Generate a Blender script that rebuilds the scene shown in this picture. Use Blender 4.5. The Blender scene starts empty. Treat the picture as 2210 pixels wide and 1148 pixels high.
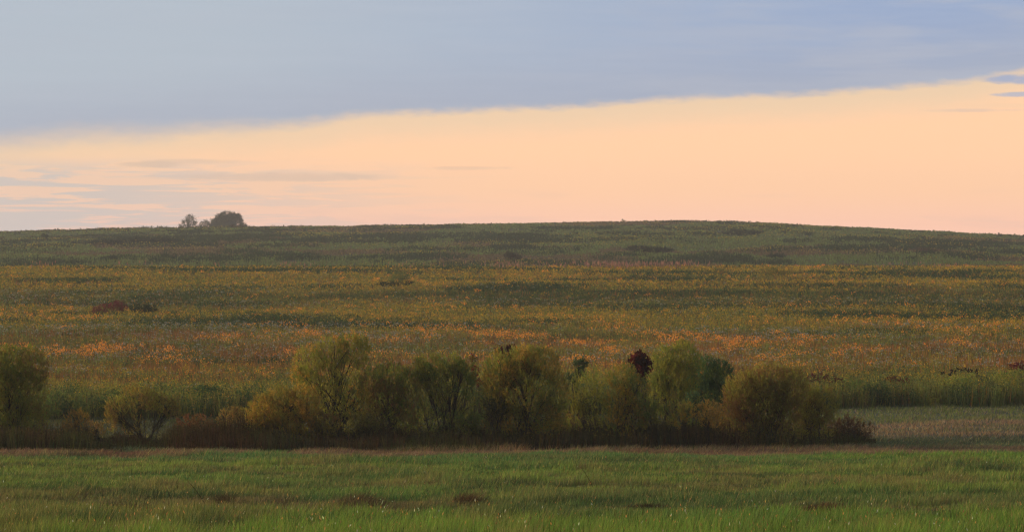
import bpy, math
import numpy as np
from mathutils import Vector

rng = np.random.default_rng(20240917)
scene = bpy.context.scene
COL = scene.collection

# ------------------------------------------------------------------ camera
F = 6139.0            # focal length in photo pixels (2210 wide)
HOR = 540.0           # level of the true horizon in the photo
ZC = 10.0             # camera height
CX = 1105.0
cam_d = bpy.data.cameras.new('camera')
cam_d.sensor_width = 36.0
cam_d.lens = 36.0 * F / 2210.0
cam_d.clip_start = 0.5
cam_d.clip_end = 30000.0
cam = bpy.data.objects.new('camera', cam_d)
COL.objects.link(cam)
cam.location = (0, 0, ZC)
cam.rotation_euler = (math.radians(90) - math.atan((574.0 - HOR) / F), 0, 0)
scene.camera = cam

scene.view_settings.view_transform = 'Standard'
scene.view_settings.look = 'None'
scene.view_settings.gamma = 1.0
scene.view_settings.exposure = 0.4
scene.render.film_transparent = False
scene.cycles.use_denoising = True
scene.cycles.denoiser = 'OPENIMAGEDENOISE'
scene.cycles.denoising_input_passes = 'RGB_ALBEDO_NORMAL'
scene.cycles.denoising_prefilter = 'ACCURATE'
scene.cycles.max_bounces = 5
scene.cycles.diffuse_bounces = 3
scene.cycles.transmission_bounces = 3
scene.cycles.transparent_max_bounces = 4
scene.cycles.filter_width = 1.3
scene.cycles.use_adaptive_sampling = False


def lin(r, g, b):
    def f(c):
        c /= 255.0
        return c / 12.92 if c <= 0.04045 else ((c + 0.055) / 1.055) ** 2.4
    return np.array([f(r), f(g), f(b)])


# ------------------------------------------------------------------ world
SUN_AZ = math.radians(-84)      # from the view direction, towards the left
SUN_EL = math.radians(13)
world = bpy.data.worlds.new('World')
scene.world = world
world.use_nodes = True
wt = world.node_tree
wt.nodes.clear()


class G:
    """tiny node-graph helper"""
    def __init__(s, tree):
        s.t = tree

    def new(s, kind, **kw):
        n = s.t.nodes.new(kind)
        for k, v in kw.items():
            setattr(n, k, v)
        return n

    def put(s, sock, v):
        if isinstance(v, bpy.types.NodeSocket):
            s.t.links.new(v, sock)
        else:
            sock.default_value = v

    def m(s, op, a, b=0.0, c=None, clamp=False):
        n = s.new('ShaderNodeMath', operation=op, use_clamp=clamp)
        s.put(n.inputs[0], a)
        s.put(n.inputs[1], b)
        if c is not None:
            s.put(n.inputs[2], c)
        return n.outputs[0]

    def step(s, v, a, b, lo=0.0, hi=1.0):
        n = s.new('ShaderNodeMapRange', interpolation_type='SMOOTHSTEP')
        s.put(n.inputs[0], v)
        for i, q in enumerate((a, b, lo, hi)):
            s.put(n.inputs[i + 1], q)
        return n.outputs[0]

    def mix(s, f, a, b, blend='MIX'):
        n = s.new('ShaderNodeMix', data_type='RGBA', blend_type=blend)
        s.put(n.inputs[0], f)
        for k, v in ((6, a), (7, b)):
            if isinstance(v, np.ndarray):
                v = (*v, 1.0)
            s.put(n.inputs[k], v)
        return n.outputs[2]

    def xyz(s, x, y, z):
        n = s.new('ShaderNodeCombineXYZ')
        for i, v in enumerate((x, y, z)):
            s.put(n.inputs[i], v)
        return n.outputs[0]

    def noise(s, vec, scale=1.0, detail=4.0, rough=0.5, dist=0.0):
        n = s.new('ShaderNodeTexNoise')
        s.put(n.inputs['Vector'], vec)
        n.inputs['Scale'].default_value = scale
        n.inputs['Detail'].default_value = detail
        n.inputs['Roughness'].default_value = rough
        n.inputs['Distortion'].default_value = dist
        return n.outputs[0]


g = G(wt)
tc = g.new('ShaderNodeTexCoord')
sep = g.new('ShaderNodeSeparateXYZ')
wt.links.new(tc.outputs['Generated'], sep.inputs[0])
dx, dy, dz = sep.outputs
az = g.m('MULTIPLY', g.m('ARCTAN2', dx, dy), 180 / math.pi)      # degrees from the view direction
el = g.m('MULTIPLY', g.m('ARCSINE', dz), 180 / math.pi)          # degrees above the horizon


def A(px):
    return math.degrees((px - CX) / F)


def E(row):
    return math.degrees((HOR - row) / F)


# lower edge of the high cloud deck, as elevation over azimuth
edge_pts = [(-1400, 430), (-400, 345), (0, 318), (180, 299), (350, 293), (420, 284), (560, 277), (700, 264), (760, 252), (900, 245),
            (1100, 237), (1300, 228), (1450, 217), (1600, 211), (1750, 207), (1880, 196), (1990, 190), (2080, 182),
            (2140, 171), (2230, 155), (2700, 60), (3600, -100)]
fc = g.new('ShaderNodeFloatCurve')
cv = fc.mapping.curves[0]
pts = [((A(p) + 24) / 48.0, E(r) / 8.0) for p, r in edge_pts]
while len(cv.points) < len(pts):
    cv.points.new(0.5, 0.5)
for q, (a_, b_) in zip(cv.points, pts):
    q.location = (a_, b_)
    q.handle_type = 'AUTO'
fc.mapping.update()
fc.inputs[0].default_value = 1.0
wt.links.new(g.m('DIVIDE', g.m('ADD', az, 24.0), 48.0, clamp=True), fc.inputs[1])
edge = g.m('MULTIPLY', fc.outputs[0], 8.0)
streak = g.noise(g.xyz(g.m('MULTIPLY', az, 0.42), g.m('MULTIPLY', el, 6.5), 0.3), 1.0, 6.0, 0.6, 0.5)
streak2 = g.noise(g.xyz(g.m('MULTIPLY', az, 0.3), g.m('MULTIPLY', el, 2.6), 5.3), 1.0, 5.0, 0.55, 0.3)
wisp = g.noise(g.xyz(g.m('MULTIPLY', az, 2.2), g.m('MULTIPLY', el, 7.0), 2.3), 1.0, 5.0, 0.6, 0.2)
d = g.m('SUBTRACT', el, edge)
d = g.m('ADD', d, g.m('MULTIPLY', g.m('SUBTRACT', wisp, 0.5), 0.22))
soft = g.step(az, -9.5, -1.0, 0.40, 0.13)
deck = g.step(g.m('DIVIDE', d, soft), -0.8, 1.0)
# clear band under the deck
band = g.mix(g.step(el, E(505), E(400)), lin(264, 207, 180), lin(268, 212, 170))
band = g.mix(g.step(el, E(430), E(330)), band, lin(270, 215, 170))
band = g.mix(g.m('MULTIPLY', g.step(d, -0.85, -0.05), g.step(az, -10, 8, 0.8, 0.9)), band, lin(240, 210, 176))
# grey streaks low on the left
left = g.step(az, A(1250), A(60))
low = g.m('MULTIPLY', g.step(el, E(345), E(375)), g.step(el, E(500), E(455)))
low = g.step(el, E(330), E(385))
sm = g.m('MULTIPLY', g.m('MULTIPLY', g.step(g.m('ADD', streak, g.m('MULTIPLY', left, 0.085)), 0.46, 0.62), left), low)
band = g.mix(g.m('MAXIMUM', g.m('MULTIPLY', sm, 0.85), g.m('MULTIPLY', g.m('MULTIPLY', left, low), 0.36)), band, lin(200, 196, 195))
sr = g.m('MULTIPLY', g.step(streak2, 0.5, 0.72), g.step(el, E(400), E(440)))
band = g.mix(g.m('MULTIPLY', sr, 0.28), band, lin(222, 190, 180))
sl = g.m('MULTIPLY', g.step(wisp, 0.55, 0.75), g.m('MULTIPLY', left, g.m('MULTIPLY', g.step(el, E(385), E(362)), g.step(el, E(330), E(350)))))
band = g.mix(g.m('MULTIPLY', sl, 0.6), band, lin(255, 205, 160))


def lens(px, row, rx, ry):
    a = g.m('DIVIDE', g.m('SUBTRACT', az, A(px)), math.degrees(rx / F))
    e = g.m('DIVIDE', g.m('SUBTRACT', el, E(row)), math.degrees(ry / F))
    q = g.m('ADD', g.m('MULTIPLY', a, a), g.m('MULTIPLY', e, e))
    q = g.m('ADD', q, g.m('MULTIPLY', g.m('SUBTRACT', wisp, 0.5), 2.6))
    return g.step(q, 1.7, 0.1)


for px, row, rx, ry, c, f in ((2195, 178, 75, 10, (165, 176, 203), 0.95), (2190, 210, 52, 5, (176, 183, 203), 0.8),
                              (2090, 243, 95, 4, (233, 199, 176), 0.7), (2150, 234, 90, 6, (255, 211, 172), 0.7),
                              (1010, 363, 90, 4, (240, 197, 166), 0.6), (330, 357, 70, 7, (222, 192, 170), 0.75),
                              (420, 350, 110, 5, (228, 196, 172), 0.55), (600, 383, 230, 9, (226, 194, 172), 0.75)):
    band = g.mix(g.m('MULTIPLY', lens(px, row, rx, ry), f), band, lin(*c))
# the deck itself
dk = g.mix(g.step(az, A(300), A(2100)), lin(179, 190, 203), lin(153, 171, 204))
dk = g.mix(g.step(d, 1.5, 0.0, 0.0, 0.75), dk, lin(168, 175, 194))
dk = g.mix(g.m('MULTIPLY', g.step(streak2, 0.42, 0.66), g.step(az, A(900), A(2000), 0.1, 0.5)), dk, lin(182, 186, 200))
dk = g.mix(g.m('MULTIPLY', g.step(streak, 0.35, 0.75), 0.09), dk, lin(196, 205, 218))
sky = g.mix(deck, band, dk)
# unseen rest of the dome: dimmer overhead, darkened behind camera to deepen the shade
sky = g.mix(g.step(el, 6.0, 40.0), sky, lin(150, 164, 192))
back = g.step(g.m('ABSOLUTE', az), 70.0, 150.0)
sky = g.mix(g.m('MULTIPLY', back, g.step(el, 60.0, 20.0, 0.35, 0.85)), sky, lin(96, 108, 134))
sky = g.mix(g.step(el, -0.3, -2.0), sky, lin(70, 72, 55))
nish = g.new('ShaderNodeTexSky', sky_type='NISHITA')
nish.sun_disc = False
nish.sun_elevation = SUN_EL
nish.sun_rotation = SUN_AZ
nish_c = g.mix(1.0, nish.outputs[0], np.array([0.06, 0.06, 0.06]), 'MULTIPLY')
sky = g.mix(0.06, sky, nish_c)
bg = g.new('ShaderNodeBackground')
wt.links.new(sky, bg.inputs[0])
bg.inputs[1].default_value = 0.80
wo = g.new('ShaderNodeOutputWorld')
wt.links.new(bg.outputs[0], wo.inputs[0])

sun_d = bpy.data.lights.new('sun', 'SUN')
sun_d.energy = 3.9
sun_d.angle = math.radians(28)
sun_d.color = (1.0, 0.78, 0.50)
sun = bpy.data.objects.new('sun', sun_d)
COL.objects.link(sun)
sdir = Vector((math.sin(SUN_AZ) * math.cos(SUN_EL), math.cos(SUN_AZ) * math.cos(SUN_EL), math.sin(SUN_EL)))
sun.rotation_euler = sdir.to_track_quat('Z', 'Y').to_euler()


# ------------------------------------------------------------------ noise on the ground plane
def vnoise(x, y, seed=0):
    xi = np.floor(x).astype(np.int64)
    yi = np.floor(y).astype(np.int64)
    fx = x - xi
    fy = y - yi
    fx = fx * fx * (3 - 2 * fx)
    fy = fy * fy * (3 - 2 * fy)

    def h(a, b):
        n = (a * 374761393 + b * 668265263 + seed * 974711 + 1013904223) & 0xFFFFFFFF
        n = ((n ^ (n >> 13)) * 1274126177) & 0xFFFFFFFF
        n = n ^ (n >> 16)
        return (n & 0xFFFF) / 65535.0
    a = h(xi, yi) * (1 - fx) + h(xi + 1, yi) * fx
    b = h(xi, yi + 1) * (1 - fx) + h(xi + 1, yi + 1) * fx
    return a * (1 - fy) + b * fy


def fbm(x, y, seed=0, octs=4):
    s = 0.0
    amp = 0.5
    for o in range(octs):
        s = s + amp * vnoise(x, y, seed + 17 * o)
        x = x * 2.03 + 11.3
        y = y * 2.03 + 5.7
        amp *= 0.5
    return s / (1 - 0.5 ** octs)


def sst(x, a, b):
    t = np.clip((x - a) / (b - a), 0, 1)
    return t * t * (3 - 2 * t)


# ------------------------------------------------------------------ terrain
prof = [(48, 1196), (56, 1152), (62, 1122), (75, 1064), (90, 1020), (105, 990), (112, 977), (120, 963), (130, 937), (140, 915),
        (150, 898), (158, 884), (175, 855), (200, 812), (230, 762), (260, 722), (300, 680), (340, 645), (380, 616),
        (410, 599), (430, 588), (445, 586), (465, 592), (500, 592), (560, 577), (640, 553), (720, 534), (800, 515), (870, 500),
        (920, 491), (950, 488)]
pY = [-200, 0, 25] + [a for a, b in prof] + [1010, 1300, 1800, 2600, 9000]
pZ = [11.0, 8.3, 6.6] + [ZC - (b - HOR) * a / F for a, b in prof] + [17.2, 12.0, 4.0, -4.0, -20.0]
tabY = np.concatenate([np.arange(-200, 1100, 1.0), np.arange(1100, 9001, 10.0)])
_t = np.interp(tabY[:1300], pY, pZ)
k = np.hanning(13)
_s = np.convolve(np.pad(_t, 6, mode='edge'), k / k.sum(), mode='valid')
tabZ = np.concatenate([_s, np.interp(tabY[1300:], pY, pZ)])
# skyline of the far hill across the view
skx = [-1200, -300, 0, 280, 560, 830, 1100, 1300, 1500, 1650, 1900, 2210, 2600, 3600]
skr = [515, 503, 500, 495, 492, 489, 483, 479, 479, 482, 494, 511, 530, 560]
qX = [(a - CX) / F * 940 for a in skx]
qZ = [(487 - b) * 940 / F for b in skr]


def terrain(x, y):
    x = np.asarray(x, float)
    y = np.asarray(y, float)
    z = np.interp(y, tabY, tabZ)
    w = sst(y, 480, 900)
    z = z + np.interp(x, qX, qZ) * w * np.interp(y, [900, 1500], [1, 0.6])
    near = sst(y, 40, 60)
    z = z + (fbm(x / 9.0, y / 7.0, 3) - 0.5) * 0.16 * near * (1 - sst(y, 100, 114) + sst(y, 150, 200) * 2.2)
    z = z + (fbm(x / 45.0, y / 30.0, 8) - 0.5) * 1.1 * sst(y, 200, 320) * (1 - sst(y, 395, 425) * (1 - sst(y, 470, 540)))
    z = z - x * 0.004 * sst(y, 40, 80) * (1 - sst(y, 130, 170))
    return z


def tz(x, y):
    return float(terrain(np.array([x]), np.array([y]))[0])


# ------------------------------------------------------------------ meshes out of many small faces
def make_mesh(name, verts, quads, cols, mat, smooth=False):
    me = bpy.data.meshes.new(name)
    nv = len(verts)
    nq = len(quads)
    me.vertices.add(nv)
    me.vertices.foreach_set('co', np.ascontiguousarray(verts, dtype=np.float32).ravel())
    me.loops.add(nq * 4)
    me.loops.foreach_set('vertex_index', np.ascontiguousarray(quads, dtype=np.int32).ravel())
    me.polygons.add(nq)
    me.polygons.foreach_set('loop_start', np.arange(0, nq * 4, 4, dtype=np.int32))
    me.polygons.foreach_set('loop_total', np.full(nq, 4, dtype=np.int32))
    me.update(calc_edges=True)
    if cols is not None:
        a = me.color_attributes.new('tint', 'FLOAT_COLOR', 'POINT')
        c = np.ones((nv, 4), dtype=np.float32)
        c[:, :3] = cols
        a.data.foreach_set('color', c.ravel())
    if smooth:
        me.polygons.foreach_set('use_smooth', np.ones(nq, dtype=bool))
    me.materials.append(mat)
    o = bpy.data.objects.new(name, me)
    COL.objects.link(o)
    return o


class Cards:
    """gathers four-cornered faces (leaves, petals, blades) for one mesh"""
    def __init__(s):
        s.v = []
        s.c = []

    def quad(s, p, col):                      # p (n,4,3), col (n,3)
        s.v.append(p.astype(np.float32))
        s.c.append(np.repeat(col[:, None, :], 4, axis=1).astype(np.float32))

    def leaf(s, c, u, w, col):                # diamond leaf, half axes u (along) and w (across)
        s.quad(np.stack([c - u, c + w - 0.15 * u, c + u, c - w - 0.15 * u], 1), col)

    def blade(s, base, tip, w, col, sag=0.0):    # two-piece tapered blade
        mid = base + (tip - base) * 0.55
        mid[:, 2] += sag
        s.quad(np.stack([base - w, base + w, mid + 0.8 * w, mid - 0.8 * w], 1), col)
        s.quad(np.stack([mid - 0.8 * w, mid + 0.8 * w, tip + 0.15 * w, tip - 0.15 * w], 1), col)

    def blade1(s, base, tip, w, col):
        s.quad(np.stack([base - w, base + w, tip + 0.25 * w, tip - 0.25 * w], 1), col)

    def build(s, name, mat):
        v = np.concatenate(s.v).reshape(-1, 3)
        c = np.concatenate(s.c).reshape(-1, 3)
        q = np.arange(len(v)).reshape(-1, 4)
        return make_mesh(name, v, q, c, mat)


def rdir(n):
    v = rng.normal(size=(n, 3))
    return v / np.linalg.norm(v, axis=1)[:, None]


def norm(v):
    return v / np.maximum(np.linalg.norm(v, axis=-1), 1e-9)[..., None]


def flat(n, width):
    a = rng.uniform(0, 2 * np.pi, n)
    return np.stack([np.cos(a) * width, np.sin(a) * width, np.zeros(n)], 1)


def jitter(col, amt):
    n = len(col)
    return np.clip(col * (1 + rng.normal(0, amt, (n, 1))) * (1 + rng.normal(0, amt * 0.45, (n, 3))), 0.002, 1)


# ------------------------------------------------------------------ materials
def leaf_mat(name, trans=0.35, rough=0.6, gain=1.0):
    m = bpy.data.materials.new(name)
    m.use_nodes = True
    t = m.node_tree
    t.nodes.clear()
    h = G(t)
    at = h.new('ShaderNodeAttribute', attribute_name='tint')
    geo = h.new('ShaderNodeNewGeometry')
    nz = h.noise(geo.outputs['Position'], 3.0, 3.0, 0.6)
    col = h.mix(1.0, at.outputs['Color'], h.mix(nz, np.array([0.78, 0.78, 0.78]) * gain, np.array([1.2, 1.2, 1.2]) * gain), 'MULTIPLY')
    df = h.new('ShaderNodeBsdfDiffuse')
    tr = h.new('ShaderNodeBsdfTranslucent')
    t.links.new(col, df.inputs[0])
    t.links.new(col, tr.inputs[0])
    mx = h.new('ShaderNodeMixShader')
    mx.inputs[0].default_value = trans
    t.links.new(df.outputs[0], mx.inputs[1])
    t.links.new(tr.outputs[0], mx.inputs[2])
    out = h.new('ShaderNodeOutputMaterial')
    t.links.new(mx.outputs[0], out.inputs[0])
    return m


M_LEAF = leaf_mat('foliage', 0.5, gain=1.12)
M_GRASS = leaf_mat('grass_blades', 0.45)
M_FLOWER = leaf_mat('petals', 0.35)
M_DRY = leaf_mat('dry_stems', 0.2)


def noise_mat(name, c1, c2, scale, rough=0.9):
    m = bpy.data.materials.new(name)
    m.use_nodes = True
    t = m.node_tree
    b = t.nodes['Principled BSDF']
    h = G(t)
    geo = h.new('ShaderNodeNewGeometry')
    nz = h.noise(geo.outputs['Position'], scale, 6.0, 0.65)
    t.links.new(h.mix(h.step(nz, 0.3, 0.7), c1, c2), b.inputs['Base Color'])
    b.inputs['Roughness'].default_value = rough
    b.inputs['Specular IOR Level'].default_value = 0.15
    return m


M_BARK = noise_mat('bark', np.array([0.018, 0.014, 0.010]), np.array([0.05, 0.038, 0.026]), 12.0)
M_SOIL = noise_mat('soil_and_thatch', np.array([0.030, 0.036, 0.014]), np.array([0.055, 0.058, 0.026]), 0.35)


# ------------------------------------------------------------------ ground sheet
def axis(parts):
    out = []
    for a, b, s in parts:
        out.append(np.arange(a, b, s))
    return np.unique(np.concatenate(out + [np.array([parts[-1][1]])]))


gx = axis([(-4000, -600, 170), (-600, -220, 20), (-220, -60, 5), (-60, 60, 1.2), (60, 220, 5), (220, 600, 20), (600, 4000, 170)])
gy = axis([(-200, 30, 10), (30, 170, 0.8), (170, 460, 2.0), (460, 1050, 5.0), (1050, 2600, 30), (2600, 9000, 200)])
XX, YY = np.meshgrid(gx, gy)
ZZ = terrain(XX, YY)
gv = np.stack([XX, YY, ZZ], -1).reshape(-1, 3)
ii = np.arange(len(gx) * len(gy)).reshape(len(gy), len(gx))
gq = np.stack([ii[:-1, :-1], ii[:-1, 1:], ii[1:, 1:], ii[1:, :-1]], -1).reshape(-1, 4)
ground = make_mesh('ground', gv, gq, None, M_SOIL, smooth=True)
ground['kind'] = 'structure'
ground['label'] = 'rolling meadow ground rising to a low hill on the skyline'
ground['category'] = 'ground'


def stuff(o, label, cat):
    o['kind'] = 'stuff'
    o['label'] = label
    o['category'] = cat
    return o


def scatter(n, y0, y1, power, half):
    """n points in the wedge the photo looks into; density falls as distance ** -power"""
    y = y0 + (y1 - y0) * rng.random(n * 4)
    w = y * y ** (-power)
    keep = rng.random(n * 4) < w / w.max()
    y = y[keep][:n]
    x = y * half * rng.uniform(-1, 1, len(y))
    return x, y


# ------------------------------------------------------------------ foreground grass
def grass_colour(x, y):
    ys = y - 0.2 * x * sst(y, 74, 100)
    jit = (fbm(x / 5.0, y / 4.0, 21) - 0.5)
    yq = ys + jit * 10
    stops = [48, 61, 63.5, 70, 74, 98, 101, 106, 107.5, 113, 115, 124, 130, 138, 141, 170]
    cs = [lin(104, 128, 46), lin(100, 124, 46), lin(100, 110, 52), lin(98, 106, 52), lin(104, 122, 50), lin(102, 120, 50), lin(84, 112, 54),
          lin(82, 108, 54), lin(116, 98, 66), lin(112, 96, 66), lin(88, 104, 62), lin(74, 80, 54), lin(142, 116, 76), lin(134, 112, 74),
          lin(100, 108, 54), lin(100, 108, 52)]
    c = np.stack([np.interp(yq, stops, [q[i] for q in cs]) for i in range(3)], 1)
    # right part of the back strip stays fresh green
    f = (sst(x, 6, 14) * sst(ys, 99, 102) * (1 - sst(ys, 105.5, 107)))[:, None]
    c = c * (1 - f) + lin(98, 124, 48) * f
    # olive and rusty patches
    p = sst(fbm(x / 3.2 + 40, y / 6.0, 5), 0.52, 0.68) * (1 - sst(y, 104, 108))
    c = c * (1 - 0.55 * p[:, None]) + lin(112, 100, 56) * 0.55 * p[:, None]
    p = sst(fbm(x / 6.0 + 15, ys / 1.3, 45), 0.53, 0.66) * sst(y, 62, 66) * (1 - sst(y, 98, 103))
    c = c * (1 - 0.6 * p[:, None]) + lin(98, 84, 54) * 0.6 * p[:, None]
    p = sst(fbm(x / 4.0 + 55, ys / 1.2, 46), 0.52, 0.66) * (1 - sst(y, 104, 108))
    c = c * (1 - 0.7 * p[:, None]) + lin(50, 74, 38) * 0.7 * p[:, None]
    p = sst(fbm(x / 5.0 + 25, ys / 2.0, 47), 0.58, 0.72) * sst(ys, 105, 108) * (1 - sst(ys, 114, 118))
    c = c * (1 - 0.6 * p[:, None]) + lin(84, 58, 42) * 0.6 * p[:, None]
    strip = np.exp(-((y - 66.5 + jit * 5) / 2.6) ** 2)
    p = sst(fbm(x / 2.6 + 9, y / 1.6, 15), 0.36, 0.54) * strip
    c = c * (1 - 0.75 * p[:, None]) + lin(88, 80, 50) * 0.75 * p[:, None]
    p = sst(fbm(x / 4.0 + 77, y / 7.0, 35), 0.55, 0.7) * (1 - sst(y, 100, 106))
    c = c * (1 - 0.5 * p[:, None]) + lin(74, 104, 46) * 0.5 * p[:, None]
    c = c * np.array([1.50, 1.42, 1.75]) * np.where(ys < 118, 1.0, 0.86)[:, None]
    w_ = (sst(fbm(x / 6.0, ys / 1.8, 51), 0.42, 0.6) * sst(ys, 126, 131) * (1 - sst(ys, 137, 140)))[:, None] * 0.7
    c = c * (1 - w_) + lin(98, 106, 66) * w_
    d_ = (sst(-x, -14, -9) * sst(ys, 117, 122))[:, None] * 0.9
    c = c * (1 - d_) + lin(70, 76, 44) * d_
    p = sst(-x, 2, 16) * 0.35
    c = c * (1 - p[:, None]) + c * np.array([1.12, 0.97, 0.95]) * p[:, None]
    return c


def grass_height(x, y):
    h = 0.10 + 0.10 * fbm(x / 2.0, y / 2.0, 61) + 0.10 * sst(fbm(x / 4.5, y / 5.0, 62), 0.5, 0.7)
    h = h + 0.14 * (1 - sst(y + 2.5 * fbm(x / 1.5, y * 0 + 3, 63), 61.5, 63.5))
    h = h * (1 - 0.25 * sst(y, 100, 108)) * (0.7 + 0.8 * sst(fbm(x / 0.8, y / 0.8, 64, 2), 0.35, 0.75))
    h = h * (1 - 0.45 * np.exp(-((y - 65.0) / 1.8) ** 2))
    return h


N = 800000
x, y = scatter(N, 47, 126, 1.35, 0.235)
hh = grass_height(x, y) * rng.uniform(0.55, 1.25, len(x))
base = np.stack([x, y, terrain(x, y) - 0.01], 1)
lean = rng.normal(0, 0.34, (len(x), 2)) * hh[:, None]
lean[:, 0] += hh * 0.22
lod = sst(y - 0.2 * x, 104, 109)[:, None]
lean = lean * (1 + 1.0 * lod)
tip = base + np.stack([lean[:, 0], lean[:, 1], hh], 1)
wd = np.interp(y, [47, 70, 126], [0.0055, 0.008, 0.015]) * rng.uniform(0.7, 1.4, len(x))
gc = Cards()
cc = jitter(grass_colour(x, y), 0.22)
dry = rng.random(len(x)) < 0.07
cc[dry] = jitter(np.repeat(lin(168, 150, 88)[None], dry.sum(), 0), 0.2)
gc.blade(base, tip, flat(len(x), wd), cc, 0.0)
stuff(gc.build('grass', M_GRASS), 'short green meadow grass with brownish streaks in front of the willow row', 'grass')

# rough grass behind the willow row, up to the edge of the flowering field
N = 110000
x, y = scatter(N, 122, 172, 1.0, 0.235)
hh = (0.04 + 0.22 * fbm(x / 2, y / 2, 71)) * rng.uniform(0.5, 1.3, len(x))
base = np.stack([x, y, terrain(x, y) - 0.01], 1)
tip = base + np.stack([rng.normal(0.15, 0.5, len(x)) * hh, rng.normal(0, 0.5, len(x)) * hh, hh], 1)
gc = Cards()
cc = jitter(grass_colour(x, y), 0.2)
dry = rng.random(len(x)) < 0.10
cc[dry] = jitter(np.where((x[dry] > 11)[:, None], lin(150, 132, 104), lin(92, 88, 56)), 0.2)
gc.blade1(base, tip, flat(len(x), 0.02 * rng.uniform(0.7, 1.4, len(x))), cc)
stuff(gc.build('pale_grass', M_GRASS), 'dull tan and grey green rough grass between the willows and the flowering field', 'grass')

# taller front fringe with ripe tawny and pale seed heads
N = 4200
x, y = scatter(N, 47, 108, 2.0, 0.235)
keep = rng.random(len(x)) < np.where(y < 62.5, 1.0, 0.28)
x, y = x[keep], y[keep]
hh = grass_height(x, y) * rng.uniform(0.95, 1.5, len(x))
base = np.stack([x, y, terrain(x, y)], 1)
off = np.stack([rng.normal(0.08, 0.12, len(x)) * hh, rng.normal(0, 0.1, len(x)) * hh, hh], 1)
tip = base + off
gc = Cards()
gc.blade1(base, tip, flat(len(x), 0.006), jitter(np.repeat(lin(120, 118, 60)[None], len(x), 0), 0.2))
kind = rng.random(len(x))
hc = np.where((kind < 0.55)[:, None], lin(205, 150, 85), np.where((kind < 0.8)[:, None], lin(150, 120, 70), lin(205, 205, 165)))
u = norm(off + rng.normal(0, 0.12, off.shape)) * rng.uniform(0.014, 0.042, len(x))[:, None]
gc.leaf(tip, u, flat(len(x), rng.uniform(0.005, 0.014, len(x))), jitter(hc, 0.2))
stuff(gc.build('grass_seed_heads', M_GRASS), 'tawny and pale seed heads standing above the green grass', 'grass')

# dark blades and weeds in the front fringe
N = 2500
x, y = scatter(N, 47, 62, 1.0, 0.235)
hh = rng.uniform(0.25, 0.5, len(x))
base = np.stack([x, y, terrain(x, y)], 1)
tip = base + np.stack([rng.normal(0.05, 0.12, len(x)) * hh, rng.normal(0, 0.1, len(x)) * hh, hh], 1)
gc = Cards()
gc.blade(base, tip, flat(len(x), 0.010), jitter(np.repeat(lin(82, 96, 40)[None], len(x), 0), 0.3))
stuff(gc.build('tall_grass', M_GRASS), 'taller dark green blades in the fringe of grass closest to us', 'grass')


# ------------------------------------------------------------------ flowering field
class Field:
    def __init__(s):
        s.green = Cards()
        s.gold = Cards()
        s.orange = Cards()
        s.white = Cards()
        s.brown = Cards()


fd = Field()


def greens(c, x, y, h, n, w, col, spread=0.22):
    """n leafy stems per plant"""
    for _ in range(n):
        k = len(x)
        hx = h * rng.uniform(0.6, 1.05, k)
        b = np.stack([x + rng.normal(0, spread, k) * h, y + rng.normal(0, spread, k) * h, np.zeros(k)], 1)
        b[:, 2] = terrain(b[:, 0], b[:, 1]) - 0.02
        t = b + np.stack([rng.normal(0, 0.16, k) * hx, rng.normal(0, 0.16, k) * hx, hx], 1)
        c.blade1(b, t, flat(k, w * rng.uniform(0.7, 1.3, k)), jitter(col, 0.22))


def puffs(c, x, y, z, rad, zr, n, size, col, amt=0.18, up=0.0):
    """n small faces scattered through a blob above each plant"""
    for _ in range(n):
        k = len(x)
        p = np.stack([x + rng.normal(0, 1, k) * rad, y + rng.normal(0, 1, k) * rad, z + rng.uniform(-1, 0.6, k) * zr], 1)
        u = rdir(k)
        u[:, 2] *= (1 - up)
        w = np.cross(u, rdir(k))
        sz = size * rng.uniform(0.6, 1.3, k)
        c.leaf(p, norm(u) * sz[:, None], norm(w) * (sz * 0.65)[:, None], jitter(col, amt))


def field_edge(x):
    return 152 + 0.36 * x + 4 * (fbm(x / 9.0, x * 0 + 0.5, 91) - 0.5) + 9 * (fbm(x / 3.5, x * 0 + 2.5, 92) - 0.5)


x, y = scatter(150000, 138, 452, 1.25, 0.225)
keep = y > field_edge(x) + 1.5
x, y = x[keep], y[keep]
n = len(x)
# patches stretched along the slope contours
nA = fbm(x / 16 + 3, y / 11, 101)
nB = fbm(x / 10 + 30, y / 8, 102)
nC = fbm(x / 22 + 60, y / 12, 103)
nD = fbm(x / 5 + 90, y / 5, 104)
ye = y - 0.30 * x * (1 - sst(y, 170, 230)) + (nA - 0.5) * 40
z0 = terrain(x, y)
xr = x / (y * 0.18)          # -1 .. 1 across the view
tall = 0.75 + 0.25 * nC
p_gold = np.interp(ye, [150, 168, 184, 200, 212, 246, 252, 262, 300, 306, 345, 352, 372, 392, 404, 450],
                   [0.08, 0.12, 0.42, 0.34, 0.14, 0.14, 0.25, 0.62, 0.60, 0.16, 0.14, 0.55, 0.62, 0.30, 0.66, 0.62])
p_orng = np.interp(ye, [150, 180, 195, 205, 240, 250, 262, 300, 315, 350, 365, 450],
                   [0.0, 0.0, 0.03, 0.13, 0.17, 0.14, 0.05, 0.05, 0.02, 0.02, 0.03, 0.02]) * sst(nB, 0.40, 0.62) * 1.25
p_orng *= sst(fbm(x / 2.6 + 7, y / 3.0, 106), 0.53, 0.63) * 2.0
p_orng *= 1 + 0.9 * sst(-xr, 0.3, 0.9) * sst(ye, 205, 220) * (1 - sst(ye, 290, 300))
p_whit = np.interp(ye, [150, 190, 200, 215, 246, 251, 258, 264, 305, 312, 345, 352, 450],
                   [0.0, 0.03, 0.16, 0.20, 0.24, 0.5, 0.4, 0.04, 0.04, 0.16, 0.16, 0.03, 0.02]) * sst(nC, 0.34, 0.58)
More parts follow.
